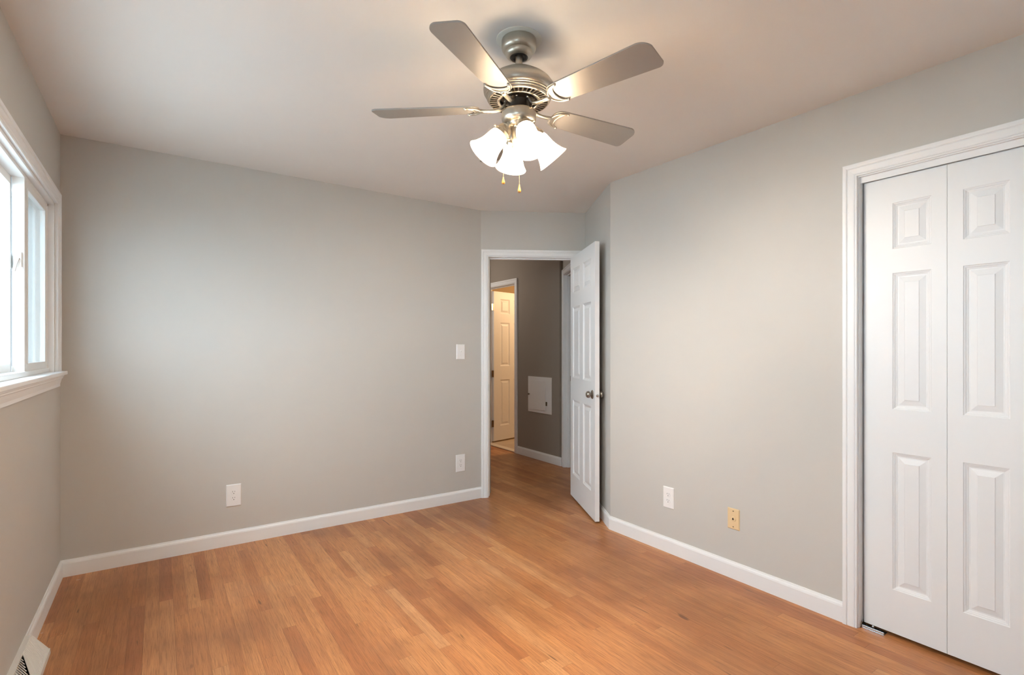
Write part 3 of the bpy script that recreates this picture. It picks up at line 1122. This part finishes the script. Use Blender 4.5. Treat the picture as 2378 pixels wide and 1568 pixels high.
for k in range(-9, 10):
    x0 = k * hl * 0.048
    vt = min(0.95, abs(x0) / (hl * 0.47) * 0.0 + 0.02)
    v1 = 0.98 - abs(k) / 9.0 * 0.92
    run = []
    for q_ in range(7):
        v = vt + (v1 - vt) * q_ / 6.0
        run.append(slope_pt(x0 - (k / 9.0) * hl * 0.10 * v * v, v, -0.004))
    if v1 - vt > 0.06:
        tube(bm, run, 0.0016, 6)
obj('fins', bm, M['register'], rg)

# ------------------------------------------------------------------ ceiling fan
FXC, FYC = 1.119, 1.585
FZ = ceil_z(FXC, FYC)
fan = empty('ceiling_fan', Matrix.Translation((FXC, FYC, FZ)))
tag(fan, 'brushed nickel five blade ceiling fan with four lit frosted glass shades', 'ceiling fan')
K = 0.982
YAW = -34.45


def fobj(name, bm, mat, **kw):
    return obj(name, bm, mat, fan, mw=None, **kw)


def sc(prof):
    return [(r * K, z * K) for r, z in prof]


bm = bmesh.new()
lathe(bm, sc([(0.0, 0.004), (0.0870, 0.004), (0.0870, -0.0015), (0.0850, -0.003), (0.0, -0.003)]), 64)
cp = fobj('ceiling_plate', bm, M['patch'], auto=40)
cp['label'] = 'thin pale round ceiling plate'
bm = bmesh.new()
lathe(bm, sc([(0.0655, -0.003), (0.0665, -0.006), (0.0665, -0.030), (0.0650, -0.037), (0.0605, -0.0435), (0.0545, -0.0465), (0.0520, -0.0475), (0.0525, -0.051),
              (0.0515, -0.057), (0.0470, -0.0635), (0.0400, -0.0675), (0.0345, -0.0685), (0.0335, -0.0650)]), 64)
cn = fobj('canopy', bm, M['nickel'], auto=50)
bm = bmesh.new()
lathe(bm, sc([(0.0338, -0.0655), (0.0300, -0.0690), (0.0240, -0.0690), (0.0200, -0.0640), (0.0, -0.060)]), 40)
fobj('hanger_collar', bm, M['black'], auto=50)
bm = bmesh.new()
lathe(bm, sc([(0.0, -0.058), (0.0132, -0.058), (0.0132, -0.122), (0.0, -0.122)]), 28)
fobj('downrod', bm, M['nickel'], auto=50)
bm = bmesh.new()
lathe(bm, sc([(0.0, -0.117), (0.022, -0.117), (0.050, -0.1215), (0.060, -0.125), (0.064, -0.1255), (0.085, -0.138), (0.108, -0.153), (0.124, -0.167), (0.1335, -0.181), (0.1365, -0.194),
              (0.1350, -0.204), (0.1300, -0.2125), (0.1265, -0.2145), (0.1265, -0.2195), (0.1245, -0.221), (0.1235, -0.221), (0.1235, -0.2265), (0.1215, -0.2285), (0.1205, -0.2285), (0.1205, -0.232), (0.1150, -0.2385),
              (0.1120, -0.2385), (0.1120, -0.232)]), 72)
fobj('motor_housing', bm, M['nickel'], auto=50)
bm = bmesh.new()
for i in range(40):
    a = 2 * PI * i / 40
    mx = Matrix.Rotation(a, 4, 'Z')
    box(bm, 0.082 * K, 0.1125 * K, -0.0025 * K, 0.0025 * K, -0.2385 * K, -0.2345 * K, mx=mx)
lathe(bm, sc([(0.0730, -0.232), (0.0730, -0.2385), (0.0755, -0.240), (0.0815, -0.240), (0.0840, -0.2385), (0.0840, -0.232)]), 64)
fobj('vent_grille', bm, M['nickel'])
bm = bmesh.new()
lathe(bm, sc([(0.1125, -0.228), (0.0735, -0.228), (0.0735, -0.222), (0.060, -0.222), (0.060, -0.236), (0.045, -0.240), (0.040, -0.250), (0.040, -0.278), (0.0, -0.278)]), 48)
fobj('motor_hub', bm, M['dark'], auto=40)
bm = bmesh.new()
lathe(bm, sc([(0.0, -0.2765), (0.0610, -0.2765), (0.0655, -0.280), (0.0665, -0.285), (0.0665, -0.305), (0.0640, -0.314), (0.0570, -0.3205), (0.0500, -0.323), (0.0465, -0.3245), (0.0450, -0.329),
              (0.0400, -0.3355), (0.0330, -0.338), (0.0, -0.338)]), 64)
fobj('switch_housing', bm, M['nickel'], auto=50)
bm = bmesh.new()
lathe(bm, sc([(0.0300, -0.336), (0.0290, -0.352), (0.0265, -0.365), (0.0265, -0.395), (0.0225, -0.408), (0.0120, -0.416), (0.0050, -0.420), (0.0, -0.421)]), 40)
fobj('light_fitter', bm, M['nickel'], auto=50)

# blades with their irons
PITCH = math.radians(11.0)
BZ_ = -0.264 * K
r0, r1 = 0.152 * K, 0.566 * K
wr_, wt_ = 0.050 * K, 0.0655 * K


def blade_outline():
    pts = []

    def corner(cx, cy, rad, a0, a1, n=8):
        for i in range(n + 1):
            a = math.radians(a0 + (a1 - a0) * i / n)
            pts.append((cx + rad * math.cos(a), cy + rad * math.sin(a)))
    corner(r0 + 0.034, -wr_ + 0.034, 0.034, 180, 264)
    corner(r1 - 0.045, -wt_ + 0.045, 0.045, 274, 345)
    corner(r1 - 0.022, wt_ - 0.022, 0.022, 10, 86)
    corner(r0 + 0.034, wr_ - 0.034, 0.034, 96, 180)
    return pts


first = None
for i, phi in enumerate((30.7, 102.7, 174.7, 246.7, 318.7)):
    az = math.radians(phi + YAW)
    mx = Matrix.Rotation(az, 4, 'Z') @ Matrix.Translation((0, 0, BZ_)) @ Matrix.Rotation(-PITCH, 4, 'X')
    mz = Matrix.Rotation(az, 4, 'Z')
    if first is None:
        bm = bmesh.new()
        out = blade_outline()
        lo = [bm.verts.new((x, y, 0.0)) for x, y in out]
        hi = [bm.verts.new((x, y, 0.0058)) for x, y in out]
        bm.faces.new(lo[::-1])
        bm.faces.new(hi)
        for k in range(len(out)):
            j = (k + 1) % len(out)
            bm.faces.new((lo[k], lo[j], hi[j], hi[k]))
        b0 = fobj('blade', bm, M['blade'], bevel=0.0012)
        # iron: crescent plate with raised rim under the blade root
        bm = bmesh.new()
        oa, ia = [], []
        n = 22
        for k in range(n + 1):
            th = math.radians(-90 + 180 * k / n)
            oa.append(((0.199 - 0.050 * math.cos(th)) * K, 0.0455 * math.sin(th) * K))
            ia.append(((0.201 - 0.028 * math.cos(th)) * K, 0.0425 * math.sin(th) * K))
        ia[0], ia[-1] = oa[0], oa[-1]
        zt_, zb_ = 0.0, -0.0032
        lo = [bm.verts.new((x, y, zb_)) for x, y in oa] + [bm.verts.new((x, y, zb_)) for x, y in ia[-2:0:-1]]
        hi = [bm.verts.new((v.co.x, v.co.y, zt_)) for v in lo]
        m_ = len(lo)
        half = n
        # plate faces as a strip
        ol, il = lo[:n + 1], [lo[0]] + lo[n + 1:][::-1] + [lo[n]]
        oh, ih = hi[:n + 1], [hi[0]] + hi[n + 1:][::-1] + [hi[n]]
        for k in range(n):
            for (o_, i_) in ((ol, il), (oh, ih)):
                q4 = [o_[k], o_[k + 1], i_[k + 1], i_[k]]
                uq = []
                for v in q4:
                    if v not in uq:
                        uq.append(v)
                if len(uq) >= 3:
                    bm.faces.new(uq)
        rim = [(x, y, zb_ - 0.0005) for x, y in oa]
        tube(bm, rim, [0.0030 + 0.0012 * (1 - abs(-1 + 2 * k / n)) for k in range(n + 1)], 8)
        rim = [(x, y, zb_ - 0.0005) for x, y in ia]
        tube(bm, rim, 0.0030, 8)
        for s_ in (-1, 1):
            lathe(bm, [(0.0, -0.0075), (0.0035, -0.0065), (0.0050, -0.003), (0.0050, 0.0), (0.0, 0.0)], 12, Matrix.Translation((0.2025 * K, s_ * 0.0455 * K, zb_ + 0.002)))
        k0 = fobj('blade_iron', bm, M['nickel'], auto=60)
        # arm from hub to iron, in the unpitched frame
        bm = bmesh.new()
        arm = [(0.050, -0.237), (0.056, -0.246), (0.064, -0.2575), (0.076, -0.2655), (0.092, -0.2690), (0.112, -0.2695), (0.132, -0.2690), (0.152, -0.2680)]
        tube(bm, [(r * K, 0, z * K) for r, z in arm], [0.0070, 0.0080, 0.0085, 0.0088, 0.0088, 0.0085, 0.0090, 0.0100], 14, flat=0.75)
        a0_ = fobj('iron_arm', bm, M['nickel'], smooth=True)
        sc_ = []
        for s_ in (-1, 1):
            bm = bmesh.new()
            lathe(bm, [(0.0, -0.0045), (0.004, -0.0038), (0.0048, 0.0), (0.0, 0.0)], 12, Matrix.Translation((0.052 * K, s_ * 0.012, -0.2385 * K)))
            sc_.append(fobj('mounting_screw', bm, M['steel'], auto=40))
        first = (b0, k0, a0_) + tuple(sc_)
        made = first
    else:
        made = []
        for src in first:
            c = src.copy()
            COL.objects.link(c)
            c.parent = fan
            made.append(c)
    made[0].matrix_local = mx
    made[1].matrix_local = mx
    made[2].matrix_local = mz
    made[3].matrix_local = mz
    made[4].matrix_local = mz

# lamp arms, shades, bulbs
SHL = 0.886
SH = [(0.0315, 0.000), (0.0345, 0.002), (0.0360, 0.008), (0.0372, 0.016), (0.0385, 0.030), (0.0402, 0.048), (0.0430, 0.066), (0.0475, 0.082), (0.0530, 0.097), (0.0590, 0.109), (0.0630, 0.115)]
SH = [(r, z * SHL) for r, z in SH]
first = None
for i, (phi, tilt) in enumerate(((14.0, 40.5), (103.0, 43.0), (191.0, 40.5), (288.0, 33.0))):
    az = math.radians(phi + YAW)
    base = Matrix.Rotation(az, 4, 'Z') @ Matrix.Translation((0.073 * K, 0, -0.370 * K)) @ Matrix.Rotation(math.radians(180 - tilt), 4, 'Y')
    if first is None:
        bm = bmesh.new()
        t_ = 0.0022
        outer = [(r * K, z * K) for r, z in SH]
        inner = [((r - t_) * K, (z + (0.0008 if k else t_)) * K) for k, (r, z) in enumerate(SH)]
        inner[-1] = ((SH[-1][0] - 0.0018) * K, SH[-1][1] * K + 0.0004)
        lathe(bm, outer + inner[::-1], 56)
        s0_ = fobj('lamp_shade', bm, M['shade'], smooth=True)
        bm = bmesh.new()
        lathe(bm, [(0.0, -0.002), (0.012, -0.002), (0.0125, 0.016), (0.015, 0.026), (0.0200, 0.038), (0.0225, 0.050), (0.0205, 0.060), (0.0140, 0.068), (0.0, 0.072)], 24)
        b0_ = obj('bulb', bm, M['bulb'], s0_, smooth=True)
        bm = bmesh.new()
        lathe(bm, sc([(0.0, -0.058), (0.0150, -0.058), (0.0165, -0.045), (0.0235, -0.038), (0.0275, -0.030), (0.0275, -0.020), (0.0300, -0.017), (0.0335, -0.014), (0.0345, -0.010), (0.0345, 0.004), (0.0360, 0.006), (0.0360, 0.008),
                      (0.0320, 0.0075), (0.0310, 0.002), (0.0, 0.0)]), 40)
        c0_ = fobj('lamp_socket', bm, M['nickel'], auto=50)
        ts = []
        for k in range(3):
            a = 2 * PI * k / 3 + 0.4
            mxs = Matrix.Rotation(a, 4, 'Z') @ Matrix.Translation((0.034 * K, 0, -0.003)) @ Matrix.Rotation(PI / 2, 4, 'Y')
            bm = bmesh.new()
            lathe(bm, [(0.0, 0.0), (0.0018, 0.0), (0.0018, 0.006), (0.0036, 0.007), (0.0036, 0.0095), (0.0, 0.0105)], 10, mxs)
            ts.append(obj('thumb_screw', bm, M['brass'], c0_, auto=40))
        first = (s0_, b0_, c0_, ts)
        cur = first
    else:
        s_, c_ = first[0].copy(), first[2].copy()
        b_ = first[1].copy()
        for o_, pr in [(s_, fan), (c_, fan), (b_, s_)] + [(t.copy(), c_) for t in first[3]]:
            COL.objects.link(o_)
            o_.parent = pr
        cur = (s_, b_, c_)
    cur[0].matrix_local = base
    cur[2].matrix_local = base


# pull chains
def chain(phi, r, ztop, zend, fob_len):
    az = math.radians(phi + YAW)
    x, y = r * K * math.cos(az), r * K * math.sin(az)
    bm = bmesh.new()
    z = ztop * K
    while z > zend * K:
        bmesh.ops.create_icosphere(bm, subdivisions=1, radius=0.0013, matrix=Matrix.Translation((x, y, z)))
        z -= 0.0036
    tube(bm, [(x, y, ztop * K), (x, y, zend * K)], 0.0005, 5)
    c = fobj('pull_chain', bm, M['brass'], smooth=True)
    bm = bmesh.new()
    f = fob_len
    lathe(bm, [(0.0, 0.0), (0.0016, -0.001), (0.0022, -0.1 * f), (0.0036, -0.35 * f), (0.0058, -0.65 * f), (0.0066, -0.82 * f), (0.0055, -0.95 * f), (0.0030, -f), (0.0, -f)], 20, Matrix.Translation((x, y, zend * K)))
    fb = obj('fob', bm, M['maple'], c, smooth=True)
    fb['label'] = 'pale wooden teardrop fob'


chain(150.0, 0.070, -0.300, -0.513, 0.029)
chain(272.0, 0.036, -0.330, -0.566, 0.031)
